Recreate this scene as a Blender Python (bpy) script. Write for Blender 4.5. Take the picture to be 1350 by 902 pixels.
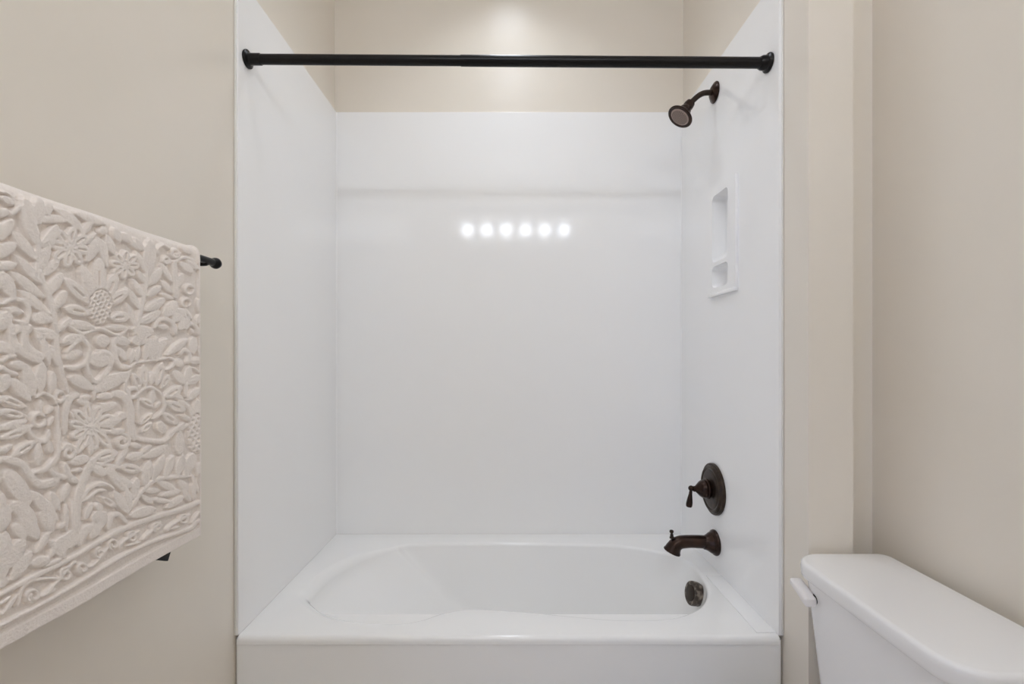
import bpy, bmesh, math, random
import numpy as np
from mathutils import Vector, Matrix

random.seed(4); np.random.seed(4)
SC = bpy.context.scene
for o in list(bpy.data.objects):
    bpy.data.objects.remove(o)
Z0 = 1.265            # height of the camera; heights below are written relative to it

# ------------------------------------------------------------------ camera
cam = bpy.data.cameras.new('camera'); camo = bpy.data.objects.new('camera', cam)
SC.collection.objects.link(camo)
camo.location = (0, 0, Z0); camo.rotation_euler = (math.pi/2, 0, 0)
cam.sensor_width = 36.0; cam.lens = 620/1350*36
cam.shift_x = 3/1350; cam.shift_y = 17/1350; cam.clip_start = 0.02
SC.camera = camo
# ------------------------------------------------------------------ world, exposure
WORLD = 2.5
w = bpy.data.worlds.new('world'); SC.world = w; w.use_nodes = True
w.node_tree.nodes['Background'].inputs[0].default_value = (0.55, 0.68, 1.0, 1)
w.node_tree.nodes['Background'].inputs[1].default_value = WORLD
SC.view_settings.view_transform = 'Standard'; SC.view_settings.look = 'None'
SC.view_settings.exposure = 0.03; SC.view_settings.gamma = 1.0; SC.view_settings.use_curve_mapping = False
try:
    SC.cycles.use_denoising = True
    SC.cycles.max_bounces = 16; SC.cycles.diffuse_bounces = 10; SC.cycles.glossy_bounces = 8
    SC.cycles.sample_clamp_indirect = 6.0
except Exception:
    pass
LAMP = (0.94, 1.005, 1.12)
LAMP_RGB = (0.845, 0.91, 1.0)
CEIL = 1.80           # ceiling height above the camera
BULB = 29.0; CAN = 2.0; CAN2 = 20.0

# ------------------------------------------------------------------ materials
def mat(name, col, rough=0.5, metal=0.0, noise=None, bump=None, spec=None, sheen=0, coat=0, emit=None):
    m = bpy.data.materials.new(name); m.use_nodes = True
    nt = m.node_tree; b = nt.nodes['Principled BSDF']
    b.inputs['Base Color'].default_value = (*col, 1); b.inputs['Roughness'].default_value = rough
    b.inputs['Metallic'].default_value = metal
    if spec is not None: b.inputs['Specular IOR Level'].default_value = spec
    if sheen: b.inputs['Sheen Weight'].default_value = sheen; b.inputs['Sheen Roughness'].default_value = 0.6
    if coat: b.inputs['Coat Weight'].default_value = coat; b.inputs['Coat Roughness'].default_value = 0.05
    if emit: b.inputs['Emission Color'].default_value = (*emit[0], 1); b.inputs['Emission Strength'].default_value = emit[1]
    tc = nt.nodes.new('ShaderNodeTexCoord')
    if noise:
        col2, scale, lo, hi = noise
        n = nt.nodes.new('ShaderNodeTexNoise'); n.inputs['Scale'].default_value = scale; n.inputs['Detail'].default_value = 4
        r = nt.nodes.new('ShaderNodeValToRGB')
        r.color_ramp.elements[0].position = lo; r.color_ramp.elements[1].position = hi
        r.color_ramp.elements[0].color = (*col, 1); r.color_ramp.elements[1].color = (*col2, 1)
        nt.links.new(tc.outputs['Object'], n.inputs['Vector']); nt.links.new(n.outputs['Fac'], r.inputs[0])
        nt.links.new(r.outputs[0], b.inputs['Base Color'])
    if bump:
        scale, strength, dist = bump
        n = nt.nodes.new('ShaderNodeTexNoise'); n.inputs['Scale'].default_value = scale; n.inputs['Detail'].default_value = 3
        bp = nt.nodes.new('ShaderNodeBump'); bp.inputs['Strength'].default_value = strength; bp.inputs['Distance'].default_value = dist
        nt.links.new(tc.outputs['Object'], n.inputs['Vector']); nt.links.new(n.outputs['Fac'], bp.inputs['Height'])
        nt.links.new(bp.outputs[0], b.inputs['Normal'])
    return m

M_PAINT = mat('beige_paint', (0.80, 0.745, 0.665), 0.28, spec=.5, noise=((0.79, 0.735, 0.65), 2.5, .35, .65), bump=(60, .04, .001))
M_CEIL = mat('ceiling_paint', (0.84, 0.82, 0.78), 0.8, bump=(120, .2, .002))
M_SURR = mat('white_acrylic', (0.925, 0.925, 0.925), 0.085, spec=.34, noise=((0.93, 0.93, 0.93), 3, .3, .7), bump=(5, .05, .004))
M_TUB = mat('white_tub_acrylic', (0.925, 0.925, 0.92), 0.13, noise=((0.93, 0.93, 0.925), 3, .3, .7))
M_CHINA = mat('white_china', (0.87, 0.865, 0.87), 0.08, noise=((0.875, 0.87, 0.87), 4, .3, .7))
M_PLAST = mat('white_plastic', (0.84, 0.81, 0.80), 0.3, noise=((0.82, 0.79, 0.78), 6, .3, .7))
M_BRONZE = mat('oil_rubbed_bronze', (0.026, 0.014, 0.010), 0.27, 0.7, noise=((0.050, 0.027, 0.018), 28, .38, .68), bump=(60, .08, .002))
M_BRONZE2 = mat('worn_bronze', (0.028, 0.018, 0.012), 0.40, 0.6, noise=((0.055, 0.036, 0.023), 40, .4, .65), bump=(70, .2, .002))
M_FACE = mat('spray_face_grey', (0.34, 0.26, 0.225), 0.45, 0.2, noise=((0.40, 0.31, 0.27), 60, .3, .7))
M_SCALE = mat('limescaled_bronze', (0.045, 0.031, 0.022), 0.5, 0.1, noise=((0.30, 0.25, 0.20), 75, .46, .74), bump=(90, .15, .001))
M_BLACK = mat('black_metal', (0.006, 0.005, 0.005), 0.28, 0.0, spec=.22, noise=((0.009, 0.0075, 0.007), 40, .3, .7))
M_TAG = mat('black_fabric_tag', (0.006, 0.006, 0.008), 0.7, noise=((0.01, 0.01, 0.012), 60, .3, .7))
M_TOWEL = mat('cream_terry', (0.92, 0.845, 0.785), 0.95, noise=((0.87, 0.795, 0.735), 260, .3, .7), bump=(900, .55, .0016), sheen=0.35, spec=.1)
M_FLOOR = mat('floor_tile', (0.62, 0.57, 0.52), 0.25, noise=((0.56, 0.52, 0.475), 6, .3, .7))
M_TRIM = mat('white_trim', (0.8, 0.79, 0.77), 0.4, noise=((0.78, 0.77, 0.75), 6, .3, .7))
M_CHROME = mat('brushed_nickel', (0.5, 0.48, 0.45), 0.25, 1.0, noise=((0.55, 0.53, 0.5), 30, .3, .7))
M_MIRROR = mat('mirror_silver', (.9, .9, .9), .02, 1.0, noise=((.9, .9, .9), 4, .3, .7))
M_VENT = mat('grey_vent', (0.35, 0.34, 0.33), 0.5, noise=((0.37, 0.36, 0.35), 30, .3, .7))
M_GAP_SHADE = mat('painted_gap_shade', (0.04, 0.035, 0.03), 0.8, noise=((0.05, 0.045, 0.04), 30, .3, .7))
M_CAULK = mat('caulk', (0.80, 0.79, 0.75), 0.6, noise=((0.76, 0.75, 0.71), 12, .35, .7))
M_BULB = mat('lit_bulb', (1, 1, 1), 0.5, emit=(LAMP, BULB))
M_CAN = mat('lit_recessed_lens', (.9, .9, .9), 0.5)
M_CAN2 = mat('lit_room_lens', (1, 1, 1), 0.5, emit=(LAMP, CAN2))

# ------------------------------------------------------------------ helpers
COL = SC.collection
def empty(name, label, cat, loc, group=None):
    o = bpy.data.objects.new(name, None); COL.objects.link(o)
    o.empty_display_size = 0.05
    o.location = (loc[0], loc[1], loc[2]+Z0); o['label'] = label; o['category'] = cat
    if group: o['group'] = group
    return o
def root_loc(p):
    l = Vector((0, 0, 0))
    while p is not None:
        l += p.location; p = p.parent
    return l
def link(name, me, m, parent=None, label=None):
    o = bpy.data.objects.new(name, me); COL.objects.link(o)
    if m: me.materials.append(m)
    if parent is not None: o.parent = parent
    if label: o['label'] = label
    return o
def obj(name, bm, m, parent=None, smooth=40, label=None):
    if len(bm.verts) <= 400 and max((f.calc_area() for f in bm.faces), default=0) > .02: smooth = min(smooth, 10)
    off = Vector((0, 0, Z0)) - root_loc(parent)
    bmesh.ops.remove_doubles(bm, verts=bm.verts, dist=1e-6)
    bmesh.ops.recalc_face_normals(bm, faces=bm.faces)
    for v in bm.verts: v.co += off
    if smooth:
        a = math.radians(smooth)
        for f in bm.faces: f.smooth = True
        for e in bm.edges:
            e.smooth = len(e.link_faces) == 2 and e.calc_face_angle(0) < a
    me = bpy.data.meshes.new(name); bm.to_mesh(me); bm.free()
    return link(name, me, m, parent, label)
def struct(name, bm, m, parent=None, smooth=40):
    o = obj(name, bm, m, parent, smooth)
    o['kind'] = 'structure'
    return o
def BM(): return bmesh.new()
def box(bm, x0, x1, y0, y1, z0, z1, bev=0.0, seg=3):
    b = bmesh.new()
    r = bmesh.ops.create_cube(b, size=1)
    for v in b.verts:
        v.co = Vector((x0 if v.co.x < 0 else x1, y0 if v.co.y < 0 else y1, z0 if v.co.z < 0 else z1))
    if bev: bmesh.ops.bevel(b, geom=list(b.edges), offset=bev, segments=seg, affect='EDGES', profile=.5)
    merge(bm, b)
    return bm
def merge(bm, b):
    me = bpy.data.meshes.new('tmp'); b.to_mesh(me); b.free(); bm.from_mesh(me); bpy.data.meshes.remove(me)
def frame_of(d):
    d = Vector(d).normalized()
    a = Vector((0, 0, 1)) if abs(d.z) < .9 else Vector((1, 0, 0))
    u = d.cross(a).normalized(); v = d.cross(u).normalized()
    return d, u, v
def lathe(bm, o, axis, prof, seg=40):
    """prof: (height along axis, radius) from o; closed at both ends"""
    o = Vector(o); d, u, v = frame_of(axis); rings = []
    for h, r in prof:
        if r < 1e-6: rings.append([bm.verts.new(o+d*h)])
        else: rings.append([bm.verts.new(o+d*h+(u*math.cos(2*math.pi*k/seg)+v*math.sin(2*math.pi*k/seg))*r) for k in range(seg)])
    for a, b in zip(rings, rings[1:]):
        bridge(bm, a, b)
    for R in (rings[0], rings[-1]):
        if len(R) > 1: bm.faces.new(R)
    return bm
def bridge(bm, a, b):
    n = max(len(a), len(b))
    for k in range(n):
        q = [a[k % len(a)], a[(k+1) % len(a)], b[(k+1) % len(b)], b[k % len(b)]]
        q2 = []
        for x in q:
            if x not in q2: q2.append(x)
        if len(q2) > 2:
            try: bm.faces.new(q2)
            except ValueError: pass
def tube(bm, pts, rad, seg=24, sy=None):
    """swept tube, rad a number or a list; parallel frames"""
    pts = [Vector(p) for p in pts]; n = len(pts)
    if not hasattr(rad, '__len__'): rad = [rad]*n
    ref = None; rings = []
    for i, p in enumerate(pts):
        t = (pts[min(i+1, n-1)]-pts[max(i-1, 0)]).normalized()
        if ref is None: _, ref, _ = frame_of(t)
        u = (ref-t*ref.dot(t)).normalized(); v = t.cross(u); ref = u
        rings.append([bm.verts.new(p+(u*math.cos(2*math.pi*k/seg)+v*math.sin(2*math.pi*k/seg))*rad[i]) for k in range(seg)])
    for a, b in zip(rings, rings[1:]): bridge(bm, a, b)
    bm.faces.new(rings[0]); bm.faces.new(rings[-1])
    return bm
def sphere(bm, c, r, seg=24, scale=(1, 1, 1)):
    prof = [(-r*math.cos(math.pi*i/14), r*math.sin(math.pi*i/14)) for i in range(15)]
    b = bmesh.new(); lathe(b, (0, 0, 0), (0, 0, 1), prof, seg)
    for v in b.verts: v.co = Vector(c)+Vector((v.co.x*scale[0], v.co.y*scale[1], v.co.z*scale[2]))
    merge(bm, b); return bm
def loft(bm, rings, cap0=True, cap1=True):
    R = [[bm.verts.new(p) for p in r] for r in rings]
    for a, b in zip(R, R[1:]): bridge(bm, a, b)
    if cap0: bm.faces.new(R[0])
    if cap1: bm.faces.new(R[-1])
    return R
def catmull(P, n):
    """closed Catmull-Rom through 2-D points"""
    out = []; N = len(P)
    for i in range(N):
        p0, p1, p2, p3 = [np.array(P[(i+k-1) % N], float) for k in range(4)]
        for j in range(n):
            t = j/n
            out.append(.5*(2*p1+(p2-p0)*t+(2*p0-5*p1+4*p2-p3)*t*t+(3*p1-p0-3*p2+p3)*t**3))
    return np.array(out)
def rrect(x0, x1, y0, y1, radii, n=10):
    """rounded rectangle; radii for corners (x0y0, x1y0, x1y1, x0y1)"""
    pts = []
    C = [(x0, y0, 1, 1, math.pi), (x1, y0, -1, 1, 1.5*math.pi), (x1, y1, -1, -1, 0), (x0, y1, 1, -1, .5*math.pi)]
    for (cx, cy, sx, sy, a0), r in zip(C, radii):
        for k in range(n+1):
            a = a0+k/n*math.pi/2
            pts.append((cx+sx*r+r*math.cos(a), cy+sy*r+r*math.sin(a)))
    return pts

# ------------------------------------------------------------------ the room
FL = -Z0
XL, XR = -0.773, 0.768        # left wall / plumbing wall faces
XN = 0.9830                   # wall behind the toilet
YB = 2.078; YV = -0.60        # wall behind the tub, wall behind the camera
struct('floor', box(BM(), -2.0, 1.2, -0.8, 2.3, FL-.1, FL), M_FLOOR)
bm = BM()
CL = [(0.0, 1.69, .105, 'can'), (0.015, 1.12, .085, 'can2')]
struct('ceiling', box(bm, -2.0, 1.2, -0.8, 2.3, CEIL, CEIL+.1), M_CEIL)
struct('wall_back', box(BM(), XL-.1, 1.2, YB, YB+.1, FL, CEIL), M_PAINT)
struct('wall_left', box(BM(), XL-.1, XL, 0.22, YB, FL, CEIL, .003), M_PAINT)
# plumbing wall between tub and toilet niche, with the opening the shelf insert sits in
NY0, NY1, NZ0, NZ1 = 1.567, 1.748, .225, .596
bm = BM()
PX1 = .883; PY = 1.209
bx = lambda y0, y1, z0, z1: box(bm, XR, PX1, y0, y1, z0, z1)
b2 = BM()
def slab_with_hole(bm, x0, x1, y0, y1, z0, z1, hy0, hy1, hz0, hz1):
    ys = [y0, hy0, hy1, y1]; zs = [z0, hz0, hz1, z1]
    for i in range(3):
        for j in range(3):
            if i == 1 and j == 1: continue
            for x in (x0, x1):
                bm.faces.new([bm.verts.new((x, yy, zz)) for yy, zz in ((ys[i], zs[j]), (ys[i+1], zs[j]), (ys[i+1], zs[j+1]), (ys[i], zs[j+1]))])
    def rim(ya, yb, za, zb):
        L = [(ya, za), (yb, za), (yb, zb), (ya, zb)]
        for k in range(4):
            (p, q), (r, s) = L[k], L[(k+1) % 4]
            bm.faces.new([bm.verts.new(c) for c in ((x0, p, q), (x0, r, s), (x1, r, s), (x1, p, q))])
    rim(y0, y1, z0, z1); rim(hy0, hy1, hz0, hz1)
    bmesh.ops.remove_doubles(bm, verts=bm.verts, dist=1e-6)
    return bm
bm = slab_with_hole(BM(), XR, PX1, PY, YB, FL, CEIL, NY0, NY1, NZ0, NZ1)
corner = [e for e in bm.edges if abs(e.verts[0].co.y-PY) < 1e-5 and abs(e.verts[1].co.y-PY) < 1e-5
          and abs(e.verts[0].co.x-e.verts[1].co.x) < 1e-5]
bmesh.ops.recalc_face_normals(bm, faces=bm.faces)
bmesh.ops.bevel(bm, geom=corner, offset=.004, segments=3, affect='EDGES', profile=.5)
struct('wall_plumbing', bm, M_PAINT)
struct('wall_niche', box(BM(), PX1, 1.2, 1.275, 1.375, FL, CEIL), M_PAINT)
struct('wall_right', box(BM(), XN, XN+.1, -0.8, 1.275, FL, CEIL), M_PAINT)
# wall behind the camera with an unseen doorway at its left, kept to let in fill light
DX0, DX1, DZ = -1.72, -1.02, 0.75
bm = BM()
box(bm, DX1, XN, YV-.1, YV, FL, CEIL); box(bm, DX0, DX1, YV-.1, YV, DZ, CEIL); box(bm, -2.0, DX0, YV-.1, YV, FL, CEIL)
struct('wall_vanity', bm, M_PAINT)
struct('wall_entry', box(BM(), -2.0, -1.9, YV, .32, FL, CEIL), M_PAINT)
struct('wall_return', box(BM(), -1.9, XL-.1, .22, .32, FL, CEIL), M_PAINT)
bm = BM()
for a, b_ in ((DX0-.07, DX0), (DX1, DX1+.07)): box(bm, a, b_, YV, YV+.015, FL, DZ+.07, .003)
box(bm, DX0, DX1, YV, YV+.015, DZ, DZ+.07, .003)
struct('trim_1', bm, M_TRIM)

# ------------------------------------------------------------------ tub surround
DECK = -0.788
SXL, SXR = -0.762, 0.755; SYB = 2.068; SY0 = 1.320; TOP = 1.068
sur = empty('tub_surround', 'glossy white acrylic tub surround lining the three walls above the bathtub', 'shower surround', (0, 2.0, DECK))
obj('back_panel', box(BM(), SXL, SXR, SYB, YB-.0005, DECK, TOP, .001), M_SURR, sur)
obj('side_panel', box(BM(), XL+.0005, SXL, SY0, YB-.0005, DECK, TOP, .001), M_SURR, sur)
bm = slab_with_hole(BM(), SXR, XR-.0005, SY0, YB-.0005, DECK, TOP, NY0, NY1, NZ0, NZ1)
obj('side_panel', bm, M_SURR, sur)
# soft coves in the two back corners
for sx, X in ((1, SXL), (-1, SXR)):
    bm = BM(); r = .006
    arc = [(X+sx*(r-r*math.cos(a)), SYB-(r-r*math.sin(a))) for a in [k/6*math.pi/2 for k in range(7)]]
    sec = [(X, SYB)] + [(x, y) for x, y in arc]
    loft(bm, [[(x, y, DECK+.001) for x, y in sec], [(x, y, TOP-.003) for x, y in sec]])
    obj('corner_cove', bm, M_SURR, sur)
# raised ledge strip along the right panel foot
obj('ledge_strip', box(BM(), .699, SXR, 1.332, 1.675, DECK+.0003, DECK+.0025, .001), M_SURR, sur)
# caulk down the front edge of both panels
obj('caulk_bead', box(BM(), XL+.0005, XL+.006, SY0-.003, SY0+.002, DECK+.004, TOP, .001), M_CAULK, sur, label='greyish caulk line where panel meets beige wall')
obj('caulk_bead', box(BM(), XR-.005, XR-.0005, SY0-.003, SY0+.002, DECK+.004, TOP, .001), M_CAULK, sur, label='greyish caulk line where panel meets beige wall')
# recessed two-shelf insert (a raised frame with two pockets)
def pocket(y0, y1, z0, z1, r, dep, lift):
    xf = SXR-.010
    rings = []
    for t in [0, .06, .15, .3, .5, .7, .85, .95, 1.0]:
        a = t*math.pi/2
        x = xf+dep*math.sin(a)*1.0
        sh = 1-math.cos(a)
        k = .012*sh; zlow = lift*sh
        yy0, yy1, zz0, zz1 = y0+k, y1-k, z0+zlow, z1-k*.8
        rings.append([(x, y, z) for y, z in rrect(yy0, yy1, zz0, zz1, [r]*4, 6)])
    return rings
ins = BM()
fy0, fy1, fz0, fz1 = 1.553, 1.757, .216, .603
xf = SXR-.010
outer = rrect(fy0, fy1, fz0, fz1, [.006]*4, 4)
pockets = [pocket(1.606, 1.732, .336, .578, .020, .050, .040), pocket(1.606, 1.732, .243, .322, .020, .050, .022)]
e_all = []
def loopverts(bm, pts, x):
    vs = [bm.verts.new((x, y, z)) for y, z in pts]
    es = [bm.edges.new((vs[k], vs[(k+1) % len(vs)])) for k in range(len(vs))]
    return vs, es
ov, oe = loopverts(ins, outer, xf); e_all += oe
pv = []
for rg in pockets:
    vs, es = loopverts(ins, [(p[1], p[2]) for p in rg[0]], xf); e_all += es; pv.append(vs)
bmesh.ops.triangle_fill(ins, edges=e_all, use_beauty=True)
back = [ins.verts.new((SXR-.0005, y, z)) for y, z in outer]
bridge(ins, ov, back)
for vs, rg in zip(pv, pockets):
    prev = vs
    for r in rg[1:]:
        cur = [ins.verts.new(p) for p in r]; bridge(ins, prev, cur); prev = cur
    ins.faces.new(prev)
shelf = obj('recessed_shelf', ins, M_SURR, sur, 35, label='raised white frame with a tall and a short recessed pocket')
obj('bottom_lip', box(BM(), SXR-.016, SXR-.0005, fy0-.001, fy1+.001, fz0-.004, fz0+.009, .003), M_SURR, shelf)

# ------------------------------------------------------------------ bathtub
tub = empty('bathtub', 'white alcove bathtub with a sloping backrest at its left end', 'bathtub', (0, 1.7, FL))
OUT = [(-.700, 1.595), (-.689, 1.52), (-.600, 1.436), (-.488, 1.387), (-.339, 1.372), (-.262, 1.390), (-.195, 1.432), (-.108, 1.452),
       (.065, 1.434), (.175, 1.413), (.339, 1.391), (.49, 1.402), (.600, 1.462), (.668, 1.56), (.694, 1.669), (.690, 1.794),
       (.630, 1.877), (.475, 1.946), (.336, 1.965), (-.038, 1.980), (-.381, 1.968), (-.455, 1.950), (-.490, 1.928), (-.617, 1.848), (-.684, 1.737)]
O = catmull(OUT, 7)
n = len(O)
def offset(P, d):
    d = d[:, None] if hasattr(d, '__len__') else d
    T = np.roll(P, -1, 0)-np.roll(P, 1, 0); T /= np.linalg.norm(T, axis=1)[:, None]
    return P+np.stack([-T[:, 1], T[:, 0]], 1)*d          # inward for a counter-clockwise outline
area = .5*np.sum(O[:, 0]*np.roll(O[:, 1], -1)-np.roll(O[:, 0], -1)*O[:, 1])
if area < 0: O = O[::-1]
LIP = .013+.030*np.clip((-.40-O[:, 0])/.25, 0, 1)**1.5
I0 = offset(O, LIP)
xb = .575-(.694-O[:, 0])*.488
yb = 1.68+(O[:, 1]-1.68)*.70
Bt = np.stack([xb, yb], 1)
def blur(P, k):
    for _ in range(k): P = (np.roll(P, 1, 0)+2*P+np.roll(P, -1, 0))/4
    return P
DEP = .37
rings = []
for a in (0, .2, .4, .6, .8, 1.0):
    q = a*math.pi/2
    P = offset(O, LIP*math.sin(q)) if a else O
    rings.append([(x, y, DECK-l*(1-math.cos(q))) for (x, y), l in zip(P, LIP)])
for h, v in [(.06, .08), (.15, .19), (.3, .36), (.45, .54), (.6, .71), (.70, .82), (.78, .895), (.86, .95), (.93, .985), (1.0, 1.0)]:
    P = blur(I0*(1-h)+Bt*h, int(40*h+90*h*h))
    rings.append([(x, y, DECK-l-(DEP-l)*v) for (x, y), l in zip(P, LIP)])
P = blur(Bt, 130)*.85+np.array([[.12, 1.68]])*.15; rings.append([(x, y, DECK-DEP-.002) for x, y in P])
bm = BM()
R = loft(bm, rings, False, True)
# deck with a rounded front edge
yF = 1.313
rect = [(SXL, yF+.014), (SXR, yF+.014), (SXR, SYB), (SXL, SYB)]
rv = []
for k in range(4):
    (ax, ay), (bx_, by_) = rect[k], rect[(k+1) % 4]
    m_ = 30 if k % 2 == 0 else 14
    rv += [bm.verts.new((ax+(bx_-ax)*t/m_, ay+(by_-ay)*t/m_, DECK)) for t in range(m_)]
es = [bm.edges.new((rv[k], rv[(k+1) % len(rv)])) for k in range(len(rv))]
ie = []
for k in range(n):
    ie.append(bm.edges.get((R[0][k], R[0][(k+1) % n])))
bmesh.ops.triangle_fill(bm, edges=es+ie, use_beauty=True)
front = rv[:31]
prev = front
for a in (.25, .5, .75, 1.0):
    q = a*math.pi/2
    cur = [bm.verts.new((v.co.x, yF+.014-.014*math.sin(q), DECK-.014*(1-math.cos(q)))) for v in front]
    for k in range(30): bm.faces.new([prev[k], prev[k+1], cur[k+1], cur[k]])
    prev = cur
for zz, yy in ((-.022, yF), (-.026, yF+.006)):
    cur = [bm.verts.new((v.co.x, yy, DECK+zz)) for v in front]
    for k in range(30): bm.faces.new([prev[k], prev[k+1], cur[k+1], cur[k]])
    prev = cur
obj('shell', bm, M_TUB, tub, 50)
bm = BM()
ap = [(XL+.002, 1.45), (XL+.002, yF+.016)] + [(XL+.002+.012*(1-math.cos(a)), yF+.016-.012*math.sin(a)) for a in (.4, .8, 1.2, 1.57)]
right = [(SXR+.010-.012*(1-math.cos(a)), yF+.016-.012*math.sin(a)) for a in (1.57, 1.2, .8, .4)] + [(SXR+.010, yF+.016), (SXR+.010, 1.45)]
sec = ap+right
loft(bm, [[(x, y, FL+.001) for x, y in sec], [(x, y, DECK-.012) for x, y in sec]])
obj('apron', bm, M_TUB, tub, 50)
# overflow plate, mottled with limescale
def axis_thing(c, ax): return Vector(c), Vector(ax).normalized()
c = Vector((.659, 1.655, -.842)); ax = Vector((-1, -.12, .22)).normalized()
bm = lathe(BM(), c-ax*.012, ax, [(0, .034), (.012, .039), (.030, .0405), (.036, .0395), (.0385, .036), (.0385, .030), (.037, .0285), (.037, 0)], 40)
ov_ = obj('overflow_cover', bm, M_SCALE, tub, 30, label='round brown overflow cover mottled with limescale')
bm = lathe(BM(), c+ax*.0245, ax, [(0, 0), (0, .0275), (.0025, .0265), (.0032, .024), (.0032, 0)], 32)
obj('cover_disc', bm, M_BRONZE2, ov_, 30)
bm = lathe(BM(), (.45, 1.68, DECK-DEP-.001), (0, 0, 1), [(0, .03), (.004, .034), (.006, .03), (.004, .018), (.012, .016), (.014, 0)], 32)
obj('drain', bm, M_BRONZE, tub)

# ------------------------------------------------------------------ shower head
WY = 1.727
sh = empty('shower_sprayer', 'bronze shower head on a curved arm, high on the right panel', 'shower head', (SXR, WY, .964))
bm = lathe(BM(), (SXR-.0005, WY, .964), (-1, 0, 0), [(0, .037), (.003, .0372), (.006, .035), (.010, .029), (.015, .021), (.0165, .016), (.0165, .0)], 48)
obj('flange', bm, M_BRONZE, sh, 30)
path = [(.753, .964), (.735, .9635), (.715, .962), (.700, .956), (.687, .947), (.675, .936), (.662, .923)]
path = [Vector((x, WY, z)) for x, z in path]
def dens(P, k=6):
    o = []
    for i in range(len(P)-1):
        p0, p1, p2, p3 = P[max(i-1, 0)], P[i], P[i+1], P[min(i+2, len(P)-1)]
        for j in range(k):
            t = j/k
            o.append(.5*(2*p1+(p2-p0)*t+(2*p0-5*p1+4*p2-p3)*t*t+(3*p1-p0-3*p2+p3)*t**3))
    return o+[P[-1]]
obj('arm', tube(BM(), dens(path), .0098, 24), M_BRONZE2, sh, 40)
ax = Vector((-.60, -.10, -.80)).normalized(); c0 = Vector((.662, WY, .923))-ax*.004
prof = [(0, .010), (.001, .0150), (.010, .0162), (.020, .0165), (.024, .0155), (.026, .0165), (.034, .0195), (.040, .0205), (.043, .0195), (.046, .024),
        (.052, .029), (.056, .0305), (.0575, .0295), (.060, .034), (.064, .040), (.067, .0425), (.070, .0428), (.0725, .041), (.0725, .034), (.070, .031), (.070, 0)]
prof = [(h, r*1.12) for h, r in prof]
obj('head', lathe(BM(), c0, ax, prof, 56), M_BRONZE, sh, 30)
fc = c0+ax*.0702
face = obj('spray_face', lathe(BM(), fc, ax, [(0, .0358), (.0012, .0355), (.0025, .032), (.0030, .014), (.0030, 0)], 48), M_FACE, sh, 30, label='greyish spray face dotted with dark nozzles')
_, u, v = frame_of(ax)
bm = BM()
for ring, cnt in ((.006, 6), (.0115, 11), (.017, 16), (.0225, 21), (.028, 26)):
    for k in range(cnt):
        a = 2*math.pi*k/cnt+ring*90
        p = fc+ax*.0026+(u*math.cos(a)+v*math.sin(a))*ring
        lathe(bm, p, ax, [(0, .0016), (.0016, .0014), (.0021, 0)], 8)
no = obj('nozzle_field', bm, M_BLACK, face, 30); no['kind'] = 'stuff'

# ------------------------------------------------------------------ valve
VY, VZ = 1.734, -.494
va = empty('shower_valve', 'round bronze shower valve with a small lever handle, above the tub spout', 'shower valve', (SXR, VY, VZ))
prof = [(0, .0935), (.006, .0938), (.010, .0925), (.0112, .089), (.0100, .0865), (.0135, .084), (.0175, .081), (.0180, .077), (.0158, .0735), (.0148, .0705), (.0168, .067), (.0182, .060), (.0185, .050), (.0185, 0)]
obj('escutcheon', lathe(BM(), (SXR-.0005, VY, VZ), (-1, 0, 0), prof, 64), M_BRONZE2, va, 30)
prof = [(0, .030), (.010, .031), (.014, .0365), (.019, .0372), (.022, .035), (.0235, .032), (.027, .0335), (.034, .032), (.042, .027), (.049, .020), (.055, .014), (.058, .0115), (.061, .0095), (.063, .011), (.066, .010), (.068, .007), (.070, 0)]
hub = obj('handle_hub', lathe(BM(), (SXR-.012, VY, VZ), (-1, 0, 0), prof, 48), M_BRONZE, va, 25)
bc = Vector((SXR-.012-.074, VY, VZ+.002))
bm = sphere(BM(), bc, .0105)
d = Vector((-.13, -.02, -1)).normalized()
lathe(bm, bc+d*.006, d, [(0, .0052), (.006, .0055), (.010, .0062), (.014, .006), (.022, .0075), (.034, .0095), (.046, .0112), (.054, .0115), (.060, .0108), (.063, .0085), (.064, 0)], 24)
obj('lever', bm, M_BRONZE, hub, 35)

# ------------------------------------------------------------------ spout
PYs, PZ = 1.724, -.688
sp = empty('tub_spout', 'bronze tub spout with a diverter knob, below the shower valve', 'tub spout', (SXR, PYs, PZ))
prof = [(0, .0455), (.004, .0462), (.009, .044), (.013, .0385), (.016, .036), (.0175, .0375), (.022, .035), (.030, .029), (.038, .0255), (.044, .0240), (.044, 0)]
obj('flange', lathe(BM(), (SXR-.0005, PYs, PZ), (-1, 0, 0), prof, 48), M_BRONZE, sp, 28)
P = [(.720, -.686), (.690, -.6845), (.665, -.684), (.640, -.685), (.622, -.688), (.609, -.696), (.601, -.707), (.5955, -.719)]
P = dens([Vector((x, PYs, z)) for x, z in P], 6)
rad = np.interp(np.linspace(0, 1, len(P)), [0, .3, .6, .8, .92, 1], [.0235, .0225, .0235, .0255, .028, .0295])
bm = tube(BM(), P, list(rad), 32)
body = obj('spout_body', bm, M_BRONZE, sp, 40)
t = (P[-1]-P[-3]).normalized()
obj('outlet_rim', lathe(BM(), P[-1]-t*.004, t, [(0, .0295), (.003, .031), (.007, .031), (.009, .029), (.007, .024), (-.002, .022), (-.002, 0)], 32), M_BRONZE, body, 30)
kz = -.661
obj('diverter_knob', lathe(BM(), (.5945, PYs, -.672), (-.05, 0, 1), [(0, .0085), (.006, .0075), (.009, .0055), (.012, .0068), (.014, .0045), (.018, .0042), (.020, .0062), (.0245, .0078), (.029, .0062), (.031, 0)], 24), M_BRONZE2, sp, 30)

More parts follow.
